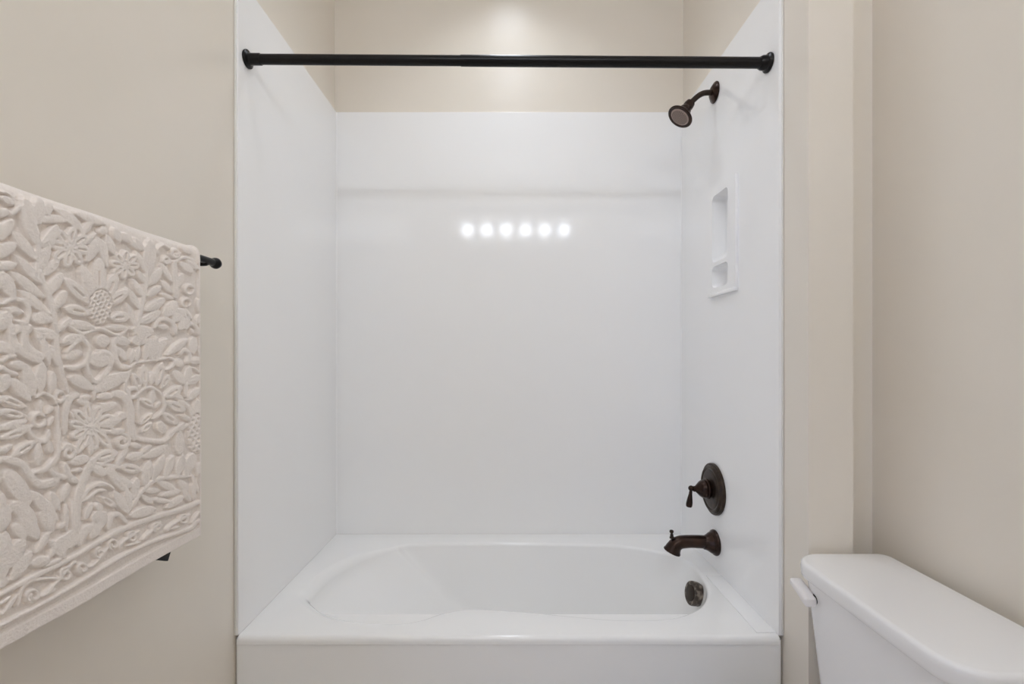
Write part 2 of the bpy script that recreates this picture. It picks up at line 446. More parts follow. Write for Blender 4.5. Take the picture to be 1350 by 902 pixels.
# ------------------------------------------------------------------ curtain rod
rod = empty('shower_curtain_rod', 'black shower curtain rod spanning the alcove just below the top of the picture', 'curtain rod', (0, 1.365, .85))
L = Vector((SXL, 1.362, .8565)); Rr = Vector((SXR, 1.368, .8495)); D = (Rr-L).normalized(); LEN = (Rr-L).length
obj('inner_tube', tube(BM(), [L+D*.03, L+D*.70], .0142, 32), M_BLACK, rod)
obj('outer_tube', tube(BM(), [L+D*.62, L+D*(LEN-.02)], .0152, 32), M_BLACK, rod)
fl = [(0, .0245), (.003, .0255), (.006, .025), (.008, .021), (.010, .0165), (.018, .0160), (.040, .0160), (.042, .0145), (.042, 0)]
obj('end_flange', lathe(BM(), L+D*.0005, D, fl, 40), M_BLACK, rod, 30)
fr = [(0, .0265), (.004, .0272), (.007, .026), (.010, .0205), (.022, .0195), (.028, .0165), (.030, 0)]
obj('end_flange', lathe(BM(), Rr-D*.0005, -D, fr, 40), M_BLACK, rod, 30)

# ------------------------------------------------------------------ towel bar
BX, BZ = -.692, .2155
tb = empty('towel_bar', 'black metal towel bar on the beige left wall, holding the patterned towel', 'towel bar', (XL, .8, BZ))
obj('bar', tube(BM(), [(BX, .32, BZ), (BX, 1.100, BZ)], .0085, 24), M_BLACK, tb)
for y, s in ((1.070, 1), (.345, -1)):
    bm = lathe(BM(), (XL+.0005, y, BZ-.005), (1, 0, 0), [(0, .023), (.005, .0235), (.009, .020), (.012, .0115), (.018, .009), (.060, .0085), (.074, .0085), (.082, .008), (.086, .006), (.087, 0)], 32)
    obj('post', bm, M_BLACK, tb, 35)
    bm = lathe(BM(), (BX, y+s*.024, BZ), (0, s, 0), [(0, .0085), (.004, .0098), (.008, .0125), (.014, .0132), (.020, .0105), (.022, .006), (.0225, 0)], 28)
    obj('finial', bm, M_BLACK, tb, 35)

# ------------------------------------------------------------------ the sculpted towel
# Strokes of the woven relief: leaves, stems, scrolls and flowers, measured on the towel in the units of its
# right-hand pattern chart (PX, PY below): L = leaf (base, tip, width, bend), S = stem or scroll, C = round spot, F = flower
STR = []
def leaf(p, q, w, b=0.0, g=0):
    p, q = np.array(p, float), np.array(q, float); dv = q-p; nrm = np.array([-dv[1], dv[0]])
    k = np.linspace(0, 1, 9)
    pts = p+k[:, None]*dv+(4*k*(1-k))[:, None]*nrm*b
    r = .5*w*np.interp(k, [0, .15, .35, .55, .75, .9, 1], [.42, .72, .95, 1, .82, .50, .14])
    STR.append((pts, r))
    if g: CUT.append((np.array([p+dv*.25+nrm*b*.7, p+dv*.62+nrm*b*.9]), 1.0))
CUT = []
def sweep(P, w, taper=True):
    P = [np.array(p, float) for p in P]; o = []
    for i in range(len(P)-1):
        p0, p1, p2, p3 = P[max(i-1, 0)], P[i], P[i+1], P[min(i+2, len(P)-1)]
        for j in range(4):
            t = j/4
            o.append(.5*(2*p1+(p2-p0)*t+(2*p0-5*p1+4*p2-p3)*t*t+(3*p1-p0-3*p2+p3)*t**3))
    o.append(P[-1]); o = np.array(o); k = np.linspace(0, 1, len(o))
    r = .5*w*(np.interp(k, [0, .1, .9, 1], [.7, 1, 1, .6]) if taper else np.ones(len(o)))
    STR.append((o, r))
def spot(c, r): STR.append((np.array([c, (c[0]+.01, c[1])], float), np.array([r, r])))
def ring(c, r, w, a0=0, a1=330):
    A = np.radians(np.linspace(a0, a1, 9))
    sweep([(c[0]+r*math.cos(a), c[1]+r*math.sin(a)) for a in A], w)
def spiral(c, r, w, a0=0, turns=1.35, s=1):
    A = np.linspace(0, turns*2*math.pi, 13)
    sweep([(c[0]+r*(1-.72*k/12)*math.cos(math.radians(a0)+s*a), c[1]+r*(1-.72*k/12)*math.sin(math.radians(a0)+s*a)) for k, a in enumerate(A)], w)
def flower(c, r, npet, w, rc, a0=0, sx=1.0):
    for k in range(npet):
        a = math.radians(a0)+2*math.pi*k/npet
        leaf((c[0]+rc*.7*sx*math.cos(a), c[1]+rc*.7*math.sin(a)), (c[0]+r*sx*math.cos(a), c[1]+r*math.sin(a)), w)
        STR[-1][1][:] = .5*w*np.array([.3, .42, .58, .75, .92, 1.0, .98, .8, .4])
        CUT.append((np.array([(c[0]+r*.45*sx*math.cos(a), c[1]+r*.45*math.sin(a)), (c[0]+r*.85*sx*math.cos(a), c[1]+r*.85*math.sin(a))]), 1.0))
    spot(c, rc)
def chart(ox, oy, s, items):
    global STR, CUT
    S0, C0 = STR, CUT; STR, CUT = [], []
    for it in items:
        k = it[0]
        if k == 'L': leaf((it[1], it[2]), (it[3], it[4]), it[5], it[6] if len(it) > 6 else 0, it[7] if len(it) > 7 else 0)
        elif k == 'S': sweep(it[1], it[2])
        elif k == 'C': spot((it[1], it[2]), it[3])
        elif k == 'R': ring((it[1], it[2]), it[3], it[4], *(it[5:] or ()))
        elif k == 'P': spiral((it[1], it[2]), it[3], it[4], *(it[5:] or ()))
        elif k == 'F': flower((it[1], it[2]), it[3], it[4], it[5], it[6], it[7] if len(it) > 7 else 0, it[8] if len(it) > 8 else 1.0)
    o = np.array([ox, oy])
    S1 = [(p/s+o, r/s) for p, r in STR]; C1 = [(p/s+o, r) for p, r in CUT]
    STR, CUT = S0+S1, C0+C1
K = 6.443
chart(0, 230, K, [
    ('S', [(0, 150), (60, 160), (115, 225)], 28), ('L', 110, 255, 0, 190, 75), ('L', -30, 330, 65, 320, 95), ('L', 165, 270, 85, 350, 70),
    ('L', -40, 560, 105, 385, 130), ('S', [(225, 270), (290, 440), (310, 560), (330, 720)], 62), ('L', 285, 580, 175, 265, 95),
    ('L', 290, 500, 200, 180, 120), ('L', 330, 410, 330, 200, 120), ('L', 335, 400, 570, 405, 85, -.1), ('L', 335, 605, 480, 425, 115, .1), ('L', 470, 295, 695, 500, 95, -.08),
    ('L', 400, 340, 420, 240, 90), ('L', 690, 510, 780, 390, 80), ('L', 640, 330, 900, 430, 80), ('L', 690, 600, 815, 495, 75), ('C', 870, 480, 42),
    ('L', 745, 725, 835, 540, 115), ('L', 905, 730, 850, 545, 75)])
chart(0, 300, K, [
    ('L', 285, 260, 95, 25, 110), ('L', -60, 240, 125, 145, 130), ('L', -50, 335, 135, 320, 95), ('L', 335, 470, 110, 230, 95), ('L', 355, 590, 75, 375, 105), ('L', 405, 735, 155, 535, 100),
    ('L', 105, 590, 0, 380, 135), ('L', 305, 375, 415, 150, 115), ('L', 365, 400, 495, 268, 105), ('L', 395, 565, 525, 390, 115), ('L', 440, 700, 560, 540, 110),
    ('S', [(305, 200), (340, 420), (400, 560), (440, 700), (470, 890)], 62),
    ('S', [(15, 650), (100, 608), (200, 640), (240, 720), (205, 810), (125, 795)], 52), ('L', 35, 690, 195, 725, 75), ('L', 420, 790, 260, 785, 115, .1),
    ('L', 485, 890, 605, 765, 72), ('L', -40, 850, 70, 740, 150), ('L', 75, 900, 170, 840, 90), ('L', 180, 910, 255, 830, 90), ('L', 280, 870, 470, 900, 75),
    ('F', 590, 170, 158, 8, 98, 30, 10)])
B = 2.819
chart(0, 220, B, [
    ('L', 370, 475, 363, 338, 62, 0, 1), ('L', 348, 485, 300, 362, 50), ('L', 335, 505, 235, 415, 52, 0, 1), ('L', 398, 485, 432, 398, 52, 0, 1), ('L', 408, 505, 476, 462, 48, 0, 1),
    ('L', 335, 545, 235, 525, 46, 0, 1), ('L', 418, 562, 480, 558, 44, 0, 1), ('L', 350, 598, 250, 580, 42), ('L', 400, 598, 480, 600, 30),
    ('S', [(255, 592), (310, 620), (375, 602), (440, 627), (475, 602)], 17), ('C', 388, 648, 27),
    ('S', [(335, 700), (333, 750), (368, 802), (415, 745), (415, 700), (385, 688), (372, 705)], 22), ('L', 348, 715, 405, 722, 62),
    ('S', [(250, 690), (300, 642), (337, 672), (330, 722), (290, 748), (243, 745)], 23), ('L', 246, 710, 312, 690, 42), ('L', 232, 655, 290, 628, 42), ('L', 290, 630, 320, 640, 34),
    ('S', [(425, 645), (432, 700), (450, 742), (482, 745)], 23), ('L', 440, 672, 474, 722, 32), ('L', 428, 640, 484, 655, 40),
    ('L', 350, 825, 255, 785, 52, .06), ('L', 370, 832, 482, 775, 58, -.06), ('L', 305, 862, 350, 852, 28), ('L', 378, 852, 428, 852, 32), ('L', 362, 870, 362, 805, 16),
    ('L', 345, 880, 290, 870, 30), ('L', 385, 880, 420, 900, 26)])
chart(130, 300, K, [
    ('L', 130, 200, 60, 60, 70), ('L', 70, 330, 0, 110, 75), ('L', 125, 225, 55, 100, 62), ('L', 175, 120, 130, 0, 80), ('L', 270, 110, 180, 60, 90), ('F', 222, 318, 112, 8, 74, 24, 5),
    ('L', 355, 190, 260, 112, 64), ('L', 385, 195, 305, 82, 55), ('S', [(440, 130), (425, 300), (400, 480), (370, 650), (340, 800), (305, 910)], 52), ('L', 425, 400, 440, 95, 125),
    ('L', 395, 375, 315, 198, 66), ('L', 395, 475, 325, 360, 62), ('L', 378, 595, 285, 435, 68), ('L', 352, 695, 245, 515, 75), ('L', 312, 835, 236, 636, 66),
    ('L', 418, 485, 525, 348, 95, .06), ('L', 415, 578, 532, 500, 78), ('L', 395, 700, 562, 600, 92, .06), ('L', 345, 805, 528, 708, 92, .06), ('L', 335, 900, 462, 880, 110),
    ('L', 615, 455, 528, 305, 64), ('L', 622, 555, 525, 448, 62), ('L', 632, 605, 515, 560, 52),
    ('S', [(640, 295), (645, 400), (655, 500), (660, 600)], 55), ('S', [(640, 310), (680, 268), (745, 255), (835, 300)], 36), ('L', 690, 300, 805, 385, 72), ('L', 745, 280, 850, 355, 66), ('L', 655, 530, 712, 388, 75),
    ('S', [(512, 235), (502, 180), (550, 148), (602, 182)], 32), ('P', 575, 275, 36, 30), ('P', 650, 215, 42, 34), ('L', 700, 165, 795, 222, 66),
    ('R', 770, 530, 38, 30), ('R', 745, 640, 36, 30, 90, 420), ('L', 850, 720, 842, 600, 42),
    ('L', 565, 745, 655, 635, 115), ('S', [(640, 760), (640, 712), (700, 708), (735, 760)], 42), ('L', 640, 790, 725, 700, 100), ('L', 690, 860, 760, 765, 92), ('S', [(740, 860), (780, 820), (830, 850), (842, 910)], 36),
    ('L', 735, 690, 790, 790, 44), ('S', [(478, 850), (510, 790), (580, 780), (640, 830), (652, 910)], 46), ('L', 505, 840, 602, 852, 54), ('L', 835, 820, 850, 740, 40), ('L', 800, 900, 780, 860, 40)])
chart(0, 430, K, [
    ('S', [(80, -10), (110, 150), (200, 240), (330, 292)], 84), ('S', [(200, 0), (200, 150), (280, 230), (345, 270)], 80), ('L', 410, 320, 265, 10, 90, .06), ('L', 482, 92, 325, 58, 92),
    ('S', [(465, 50), (480, 200), (520, 380), (580, 565)], 62), ('L', 485, 335, 415, 155, 72), ('L', -60, 150, 120, 225, 110),
    ('S', [(-10, 340), (60, 390), (135, 412)], 52), ('S', [(15, 300), (50, 262), (120, 255)], 50), ('L', 215, 345, 75, 322, 90),
    ('S', [(290, 610), (350, 572), (430, 605), (475, 670)], 42), ('L', 330, 555, 345, 295, 115), ('L', 425, 560, 445, 385, 95), ('L', 270, 580, 195, 315, 120), ('L', 235, 625, 75, 445, 120),
    ('L', -40, 560, 60, 425, 130), ('L', 200, 690, -30, 600, 95, 0, 1), ('L', 195, 765, -30, 725, 92, 0, 1), ('L', 205, 805, -30, 880, 85), ('L', 250, 855, 80, 905, 85),
    ('L', 332, 745, 330, 615, 54), ('R', 315, 800, 55, 48), ('R', 505, 600, 42, 46), ('L', 375, 745, 445, 685, 64), ('L', 395, 850, 450, 760, 50),
    ('S', [(585, 600), (560, 700), (545, 910)], 72), ('S', [(685, 585), (620, 610), (575, 690)], 60), ('S', [(485, 680), (485, 910)], 42), ('L', 640, 800, 600, 720, 40)])
chart(0, 0, 1, [('F', 123, 563, 29, 10, 14.5, 6.5, 8), ])
chart(130, 430, K, [
    ('L', 285, 25, 465, 45, 95), ('L', 295, 130, 408, 110, 105), ('L', 395, 285, 440, 98, 78), ('L', 455, 285, 505, 92, 95, -.1), ('L', 495, 292, 590, 105, 85, -.12), ('L', 590, 245, 758, 108, 72),
    ('L', 325, 305, 350, 168, 64), ('L', 280, 315, 298, 188, 54), ('S', [(270, 360), (330, 312), (480, 290), (590, 270)], 30),
    ('L', 800, 225, 800, 98, 84), ('L', 852, 250, 850, 168, 34), ('S', [(690, 240), (730, 200), (770, 250), (752, 315)], 42), ('C', 685, 315, 42), ('L', 775, 300, 865, 290, 76), ('S', [(588, 372), (630, 340), (640, 292), (600, 270)], 36),
    ('L', 720, 485, 640, 380, 86), ('L', 740, 475, 772, 338, 76), ('L', 752, 485, 852, 425, 84), ('S', [(740, 480), (740, 600)], 36), ('L', 758, 625, 855, 528, 76), ('L', 850, 400, 800, 350, 30),
    ('L', 245, 408, 20, 565, 118, .05), ('S', [(275, 380), (240, 470), (245, 565)], 42), ('R', 300, 570, 40, 46), ('S', [(145, 575), (225, 600), (280, 700), (280, 850), (310, 960)], 78),
    ('S', [(340, 630), (360, 560), (440, 518), (520, 560), (562, 640), (555, 720), (475, 790)], 36), ('L', 350, 535, 298, 405, 74, .1, 1), ('L', 402, 505, 388, 325, 84, 0, 1), ('L', 500, 495, 545, 305, 88, 0, 1), ('L', 450, 495, 470, 390, 64), ('L', 540, 525, 605, 415, 66, 0, 1),
    ('L', 570, 595, 705, 505, 92, .08, 1), ('L', 590, 650, 735, 722, 92, 0, 1), ('L', 558, 750, 675, 835, 84, 0, 1), ('L', 690, 760, 785, 800, 54), ('L', 645, 600, 725, 622, 44), ('L', 640, 570, 720, 610, 30),
    ('L', 460, 665, 470, 540, 64), ('L', 465, 690, 355, 630, 64, .1, 1), ('L', 490, 700, 535, 640, 46), ('L', 368, 835, 470, 735, 54, 0, 1), ('L', 380, 900, 462, 820, 66, 0, 1), ('L', 555, 905, 520, 815, 92),
    ('S', [(342, 620), (342, 820)], 36), ('S', [(690, 640), (760, 690), (805, 780)], 54), ('L', 822, 770, 832, 615, 64), ('L', 10, 725, 175, 655, 84), ('L', 5, 835, 205, 790, 112), ('C', 212, 765, 40), ('L', 10, 610, 135, 585, 64),
    ('L', 640, 900, 780, 830, 50)])
chart(0, 560, K, [
    ('L', 205, 55, -20, 120, 84, 0, 1), ('L', 275, 150, 75, 272, 96, 0, 1), ('L', -30, 250, 95, 168, 66), ('L', 310, 165, 300, 355, 96), ('L', 400, 145, 412, 245, 84), ('S', [(210, 25), (280, 120), (370, 140), (405, 50)], 52),
    ('S', [(-10, 290), (150, 330), (220, 420), (300, 505), (380, 505), (470, 478)], 84), ('S', [(270, 405), (360, 385), (440, 315), (482, 250), (490, 100), (480, -10)], 54), ('S', [(408, 385), (450, 430), (540, 452)], 62),
    ('L', 210, 655, 30, 390, 185), ('L', 455, 800, 235, 565, 130), ('L', 480, 725, 408, 565, 94), ('L', 265, 835, 75, 670, 155, .05), ('L', -40, 900, 30, 690, 170), ('L', 20, 700, -10, 560, 60),
    ('P', 580, 235, 68, 48, 200, 1.4), ('L', 658, 235, 755, 78, 104, 0, 1), ('L', 780, 255, 790, 105, 74), ('L', 595, 325, 770, 280, 96), ('S', [(542, 340), (585, 450), (640, 480)], 72), ('L', 628, 395, 705, 378, 54),
    ('S', [(810, 300), (730, 420), (660, 600), (640, 750), (640, 910)], 82), ('L', 790, 355, 905, 425, 96), ('L', 508, 650, 572, 495, 84), ('S', [(682, 650), (740, 562), (820, 512), (905, 500)], 46), ('S', [(700, 650), (750, 620), (830, 562), (905, 560)], 40),
    ('C', 840, 700, 42), ('L', 785, 800, 880, 765, 115), ('L', 715, 805, 785, 655, 66), ('L', 690, 920, 800, 850, 80), ('L', 385, 905, 445, 795, 64), ('L', 470, 885, 535, 835, 54), ('L', 545, 900, 545, 660, 60), ('L', 600, 900, 600, 640, 50),
    ('L', 300, 905, 200, 820, 90), ('L', 180, 960, 90, 850, 110)])
chart(130, 560, K, [
    ('L', 110, 195, 5, 55, 96, 0, 1), ('P', 210, 145, 66, 46, 270, 1.3), ('L', 125, 72, 235, 48, 66), ('S', [(258, -10), (320, 100), (400, 132), (560, 142), (640, 60), (725, -10)], 46), ('L', 275, 170, 375, 190, 66), ('L', 368, 245, 462, 175, 64), ('L', 385, 272, 595, 165, 86, .08),
    ('L', 690, 60, 690, 265, 86), ('L', -10, 285, 175, 235, 105, 0, 1), ('L', 150, 372, 262, 185, 66), ('L', 262, 285, 385, 258, 86), ('L', 195, 360, 378, 392, 96, 0, 1), ('S', [(-10, 330), (100, 350), (205, 370)], 42), ('L', 40, 330, 160, 285, 40),
    ('S', [(290, 700), (380, 570), (480, 480), (600, 450), (770, 440)], 42), ('L', 400, 510, 450, 300, 96), ('L', 475, 460, 565, 250, 86), ('L', 570, 450, 645, 260, 76), ('L', 670, 430, 722, 250, 76), ('L', 735, 430, 805, 240, 96), ('S', [(790, 430), (835, 570)], 42), ('L', 830, 430, 850, 320, 50),
    ('L', 510, 485, 658, 552, 76), ('L', 405, 565, 535, 560, 66), ('L', 375, 600, 475, 672, 64), ('L', 545, 605, 705, 560, 66), ('L', 465, 640, 625, 652, 56), ('L', 590, 705, 722, 605, 76), ('L', 715, 555, 775, 655, 66), ('L', 690, 480, 750, 560, 76), ('L', 800, 640, 800, 480, 46),
    ('L', 285, 775, 500, 710, 98), ('L', 255, 745, 135, 565, 104), ('L', 275, 725, 245, 530, 80), ('L', 305, 625, 342, 450, 84), ('S', [(90, 380), (160, 470), (225, 535)], 94), ('L', 195, 470, 298, 525, 84),
    ('S', [(-10, 520), (80, 510), (135, 552)], 42), ('L', 20, 615, 158, 705, 76, 0, 1), ('S', [(80, 885), (110, 790), (175, 762), (245, 835)], 54), ('L', 15, 880, 65, 735, 76), ('L', 20, 700, -20, 690, 60)])
chart(0, 700, 5.306, [('L', 60, 340, 205, 140, 95), ('L', 40, 250, 150, 50, 110), ('L', 195, 235, 330, 200, 85), ('L', 235, 150, 330, 0, 66), ('L', 330, 180, 425, 30, 70), ('L', 400, 165, 480, 60, 62),
    ('L', 470, 120, 560, 10, 60), ('L', 545, 105, 550, 50, 52), ('L', 630, 50, 655, -10, 60), ('L', 0, 330, 35, 190, 70), ('L', 150, 280, 60, 260, 50), ('L', -40, 400, 40, 330, 70), ('L', 690, 30, 640, -60, 56), ('L', 300, 250, 420, 190, 44)])
chart(0, 540, 2.491, [('L', 190, 465, 240, 395, 46), ('L', 205, 485, 150, 430, 40), ('L', 250, 445, 285, 380, 34), ('L', 0, 530, 12, 400, 55), ('L', 110, 420, 60, 340, 60), ('L', 160, 400, 130, 330, 50), ('L', 300, 420, 330, 370, 34)])
# border bands and running scroll above the hem
chart(0, 0, 1, [
    ('S', [(-6, 786), (0, 783), (38, 762), (75, 745), (113, 724), (161, 699), (200, 684.5), (239, 672), (266, 660)], 8),
    ('S', [(-6, 830), (0, 826), (38, 806), (75, 785), (113, 762), (160, 735), (190, 720), (219, 708.5), (250, 697), (256, 690), (266, 684)], 6.5),
    ('P', 40, 787, 10, 6.5, 100, 1.4), ('P', 84, 758, 9.5, 6, 280, 1.3, -1), ('P', 107, 750, 8.5, 5.5, 100, 1.3), ('P', 131, 730, 8, 5, 280, 1.3, -1), ('P', 150, 718, 8, 5, 100, 1.3), ('P', 177, 708, 7.5, 5, 280, 1.3, -1), ('P', 209, 695, 7, 4.6, 100, 1.3), ('P', 243, 685, 6.5, 4.4, 280, 1.3, -1),
    ('S', [(20, 800), (28, 772), (50, 764), (76, 764)], 6), ('S', [(56, 786), (70, 770), (92, 744), (98, 742)], 6), ('L', 52, 788, 72, 776, 7), ('L', 0, 812, 20, 784, 8), ('L', -4, 800, 12, 785, 6), ('S', [(118, 748), (126, 742), (142, 722)], 5),
    ('S', [(158, 724), (164, 714), (186, 700)], 5), ('S', [(190, 712), (202, 700), (214, 688)], 5), ('S', [(222, 700), (228, 692), (250, 678)], 5), ('L', 168, 720, 190, 714, 5), ('L', 226, 698, 238, 694, 5), ('L', 252, 690, 262, 674, 5)])

def build_towel():
    UY0, UY1 = .372, 1.0185
    HEM = -.391; XF = -.6745; RW = BX-XF; RW = XF-BX
    u = np.concatenate([np.arange(UY0, .60, .003), np.arange(.60, UY1, .00105), [UY1]])
    vf = np.concatenate([np.arange(HEM, BZ, .00100), [BZ]])
    na = 36
    arc = np.linspace(0, math.pi, na)[1:]
    vb = np.arange(BZ-.008, -.388, -.012)
    # base curve over the bar: position (x, z), outward normal and pattern height
    bx_, bz_, nx_, nz_, pz_ = [], [], [], [], []
    for z in vf: bx_.append(XF); bz_.append(z); nx_.append(1); nz_.append(0); pz_.append(z)
    for a in arc: bx_.append(BX+RW*math.cos(a)); bz_.append(BZ+RW*math.sin(a)); nx_.append(math.cos(a)); nz_.append(math.sin(a)); pz_.append(BZ+RW*a)
    for z in vb: bx_.append(BX-RW); bz_.append(z); nx_.append(-1); nz_.append(0); pz_.append(BZ+RW*math.pi+(BZ-z))
    bx_, bz_, nx_, nz_, pz_ = map(np.array, (bx_, bz_, nx_, nz_, pz_))
    nv, nu = len(bx_), len(u)
    PXu = 672-620*.67/u
    PXu = np.where(PXu < 0, -PXu*.85, PXu)            # the pattern mirrors about the towel's middle
    PX = np.repeat(PXu[None, :], nv, 0)
    PY = 468-620*pz_[:, None]/u[None, :]
    mir = (672-620*.67/u) < 0
    if mir.any():
        um = 620*.67/(672-PXu)
        PY[:, mir] = (468-620*pz_[:, None]/um[None, :])[:, mir]
    H = np.zeros((nv, nu))
    live = pz_ < BZ+RW*2.2
    for pts, r in STR:
        m = r.max()+1
        cols = np.where((PXu > pts[:, 0].min()-m) & (PXu < pts[:, 0].max()+m))[0]
        if not len(cols): continue
        sub = PY[:, cols]
        rows = np.where(((sub > pts[:, 1].min()-m) & (sub < pts[:, 1].max()+m)).any(1) & live)[0]
        if not len(rows): continue
        ix = np.ix_(rows, cols)
        X, Y = PX[ix], PY[ix]; D = np.full(X.shape, 1e9)
        for k in range(len(pts)-1):
            a, b = pts[k], pts[k+1]; d = b-a; L2 = max(d@d, 1e-9)
            t = np.clip(((X-a[0])*d[0]+(Y-a[1])*d[1])/L2, 0, 1)
            dd = np.hypot(X-a[0]-t*d[0], Y-a[1]-t*d[1])-(r[k]+t*(r[k+1]-r[k]))
            np.minimum(D, dd, out=D)
        ed = min(1.8, max(1.0, r.max()*.6)); r = r+.8
        t = np.clip(-D/ed, 0, 1)
        h = np.sqrt(np.clip(1-(1-t)**2, 0, 1))*(.86+.14*np.clip(-D/max(r.max(), 1), 0, 1))
        H[ix] = np.maximum(H[ix], h)
    for pts, r in CUT:
        cols = np.where((PXu > pts[:, 0].min()-4) & (PXu < pts[:, 0].max()+4))[0]
        if not len(cols): continue
        X, Y = PX[:, cols], PY[:, cols]; a, b = pts; d = b-a
        t = np.clip(((X-a[0])*d[0]+(Y-a[1])*d[1])/(d@d), 0, 1)
        dd = np.hypot(X-a[0]-t*d[0], Y-a[1]-t*d[1])
        H[:, cols] *= 1-.6*np.exp(-(dd/1.0)**2)
    # the two seeded pods with rows of dimples
    for cx, cy, rx, ry in ((133, 405, 16, 24), (258.5, 572, 12, 27)):
        e = np.sqrt(((PX-cx)/rx)**2+((PY-cy)/ry)**2)
        t = np.clip((1-e)*min(rx, ry)/2.6, 0, 1)
        pod = np.sqrt(np.clip(1-(1-t)**2, 0, 1))
        q = ((PX-cx)*.90-(PY-cy)*.12)/6.2; s_ = ((PY-cy)+(PX-cx)*.35)/5.4
        fx = q+.5*(np.floor(s_) % 2); dx = (fx-np.floor(fx)-.5)*6.2; dy = (s_-np.floor(s_)-.5)*5.4
        pod *= 1-.75*np.exp(-(dx/1.25)**2-(dy/1.6)**2)
        sel = e < 1; H[sel] = pod[sel]
    # flat woven hem and side selvedge
    hem = (pz_ < HEM+.020)
    H[hem, :] = .5
    H[(pz_ < HEM+.0225) & (pz_ >= HEM+.020), :] = .15
    sel = PXu > 261.8
    sel &= ~mir
    H[:, sel] = np.maximum(H[:, sel]*.4, .62)
    # soften, fuzz
    G = H.copy()
    H = (4*G+np.roll(G, 1, 0)+np.roll(G, -1, 0)+np.roll(G, 1, 1)+np.roll(G, -1, 1))/8
    fuzz = np.random.rand(nv, nu)-.5
    fuzz = (2*fuzz+np.roll(fuzz, 1, 0)+np.roll(fuzz, 1, 1))/4
    wave = (.0035*np.sin((u-.60)*15.5+.5)[None, :]*np.clip((BZ-pz_)/.45, 0, 1)[:, None]
            - .006*np.exp(-((u-.755)/.055)**2)[None, :]*np.exp(-((pz_+.07)/.13)**2)[:, None])
    sag = .0007*np.sin(u*34)[None, :]*np.exp(-((pz_-BZ-RW*1.2)/.03)**2)[:, None]
    off = .0072*H+.0011*fuzz+wave+sag
    off[:, -1] -= .0015
    X = bx_[:, None]+nx_[:, None]*off; Zz = bz_[:, None]+nz_[:, None]*off
    hemwave = .004*np.sin(u*11+1)*np.clip((.78-u)/.1, 0, 1)
    low = np.clip(1-(pz_-HEM)/.08, 0, 1)
    Zz = Zz+hemwave[None, :]*low[:, None]
    Y = np.repeat(u[None, :], nv, 0)
    # skirt: turn the edges in to give the cloth its thickness
    TH = .007
    X = np.pad(X, 1, mode='edge'); Y = np.pad(Y, 1, mode='edge'); Zz = np.pad(Zz, 1, mode='edge')
    nxp = np.pad(nx_, 1, mode='edge'); nzp = np.pad(nz_, 1, mode='edge')
    for sl in ((slice(None), 0), (slice(None), -1)):
        X[sl] -= nxp*TH; Zz[sl] -= nzp*TH
    for r0 in (0, -1): X[r0, 1:-1] -= nxp[r0]*TH
    nv, nu = X.shape
    co = np.stack([X, Y, Zz+Z0], 2).reshape(-1, 3)
    base = Vector((BX, .7, BZ+Z0))
    co = co-np.array(base)
    i = np.arange(nv*nu).reshape(nv, nu)
    q = np.stack([i[:-1, :-1], i[:-1, 1:], i[1:, 1:], i[1:, :-1]], 2).reshape(-1, 4)
    me = bpy.data.meshes.new('bath_towel')
    me.vertices.add(len(co)); me.vertices.foreach_set('co', co.astype(np.float32).ravel())
    me.loops.add(q.size); me.loops.foreach_set('vertex_index', q.astype(np.int32).ravel())
    me.polygons.add(len(q)); me.polygons.foreach_set('loop_start', np.arange(0, q.size, 4, dtype=np.int32))
    me.polygons.foreach_set('loop_total', np.full(len(q), 4, np.int32))
    me.update(calc_edges=True); me.polygons.foreach_set('use_smooth', np.ones(len(q), bool)); me.validate()
    o = link('bath_towel', me, M_TOWEL); o.location = base
    o['label'] = 'cream terry bath towel with sculpted flowers and leaves, hanging over the towel bar'; o['category'] = 'towel'
    return o
towel = build_towel()
# dark tag corner that pokes out behind the hem
bm = BM()
box(bm, -.0035, .0035, -.045, .0, 0, .050, .001)
MT = Matrix.Translation(Vector((-.690, .9454, -.4147))) @ Matrix.Rotation(math.radians(-27), 4, 'X')
for v_ in bm.verts: v_.co = MT @ v_.co
obj('tag', bm, M_TAG, towel, label='black tag corner showing below the hem')

# ------------------------------------------------------------------ toilet
TZ = -.500; LB = TZ-.041
to = empty('toilet', 'white two-piece toilet against the beige right wall, its tank lid in view', 'toilet', (.62, .93, FL))
X0, X1, Y0t, Y1t = .708, .955, .734, 1.194
def lidring(ins_, z, zc=0): return [(x, y, z) for x, y in rrect(X0+ins_, X1-ins_, Y0t+ins_, Y1t-ins_, [max(.068-ins_, .004), max(.030-ins_, .004), max(.030-ins_, .004), max(.068-ins_, .004)], 12)]
rings = [lidring(.03, LB+.003), lidring(.016, LB+.002), lidring(.005, LB+.0002), lidring(.0015, LB+.004), lidring(.0005, LB+.012), lidring(0, LB+.024)]
for a in np.linspace(0, math.pi/2, 7)[1:]: rings.append(lidring(.011*(1-math.cos(a)), TZ-.0125+.011*math.sin(a)))
rings += [lidring(.03, TZ-.0006), lidring(.06, TZ), lidring(.1, TZ)]
bm = BM(); loft(bm, rings)
obj('tank_lid', bm, M_CHINA, to, 50)
rings = []
TB = LB-.335
for t in np.linspace(0, 1, 12):
    z = LB+.0025-(LB+.0025-TB)*t
    tp = .020*t; i_ = .012
    if t > .93: i_ += .02*(t-.93)/.07
    rings.append([(x, y, z) for x, y in rrect(X0+i_+tp*1.5, X1-.012, Y0t+i_+tp, Y1t-i_-tp, [.06, .02, .02, .06], 10)])
bm = BM(); loft(bm, rings)
obj('tank', bm, M_CHINA, to, 50)
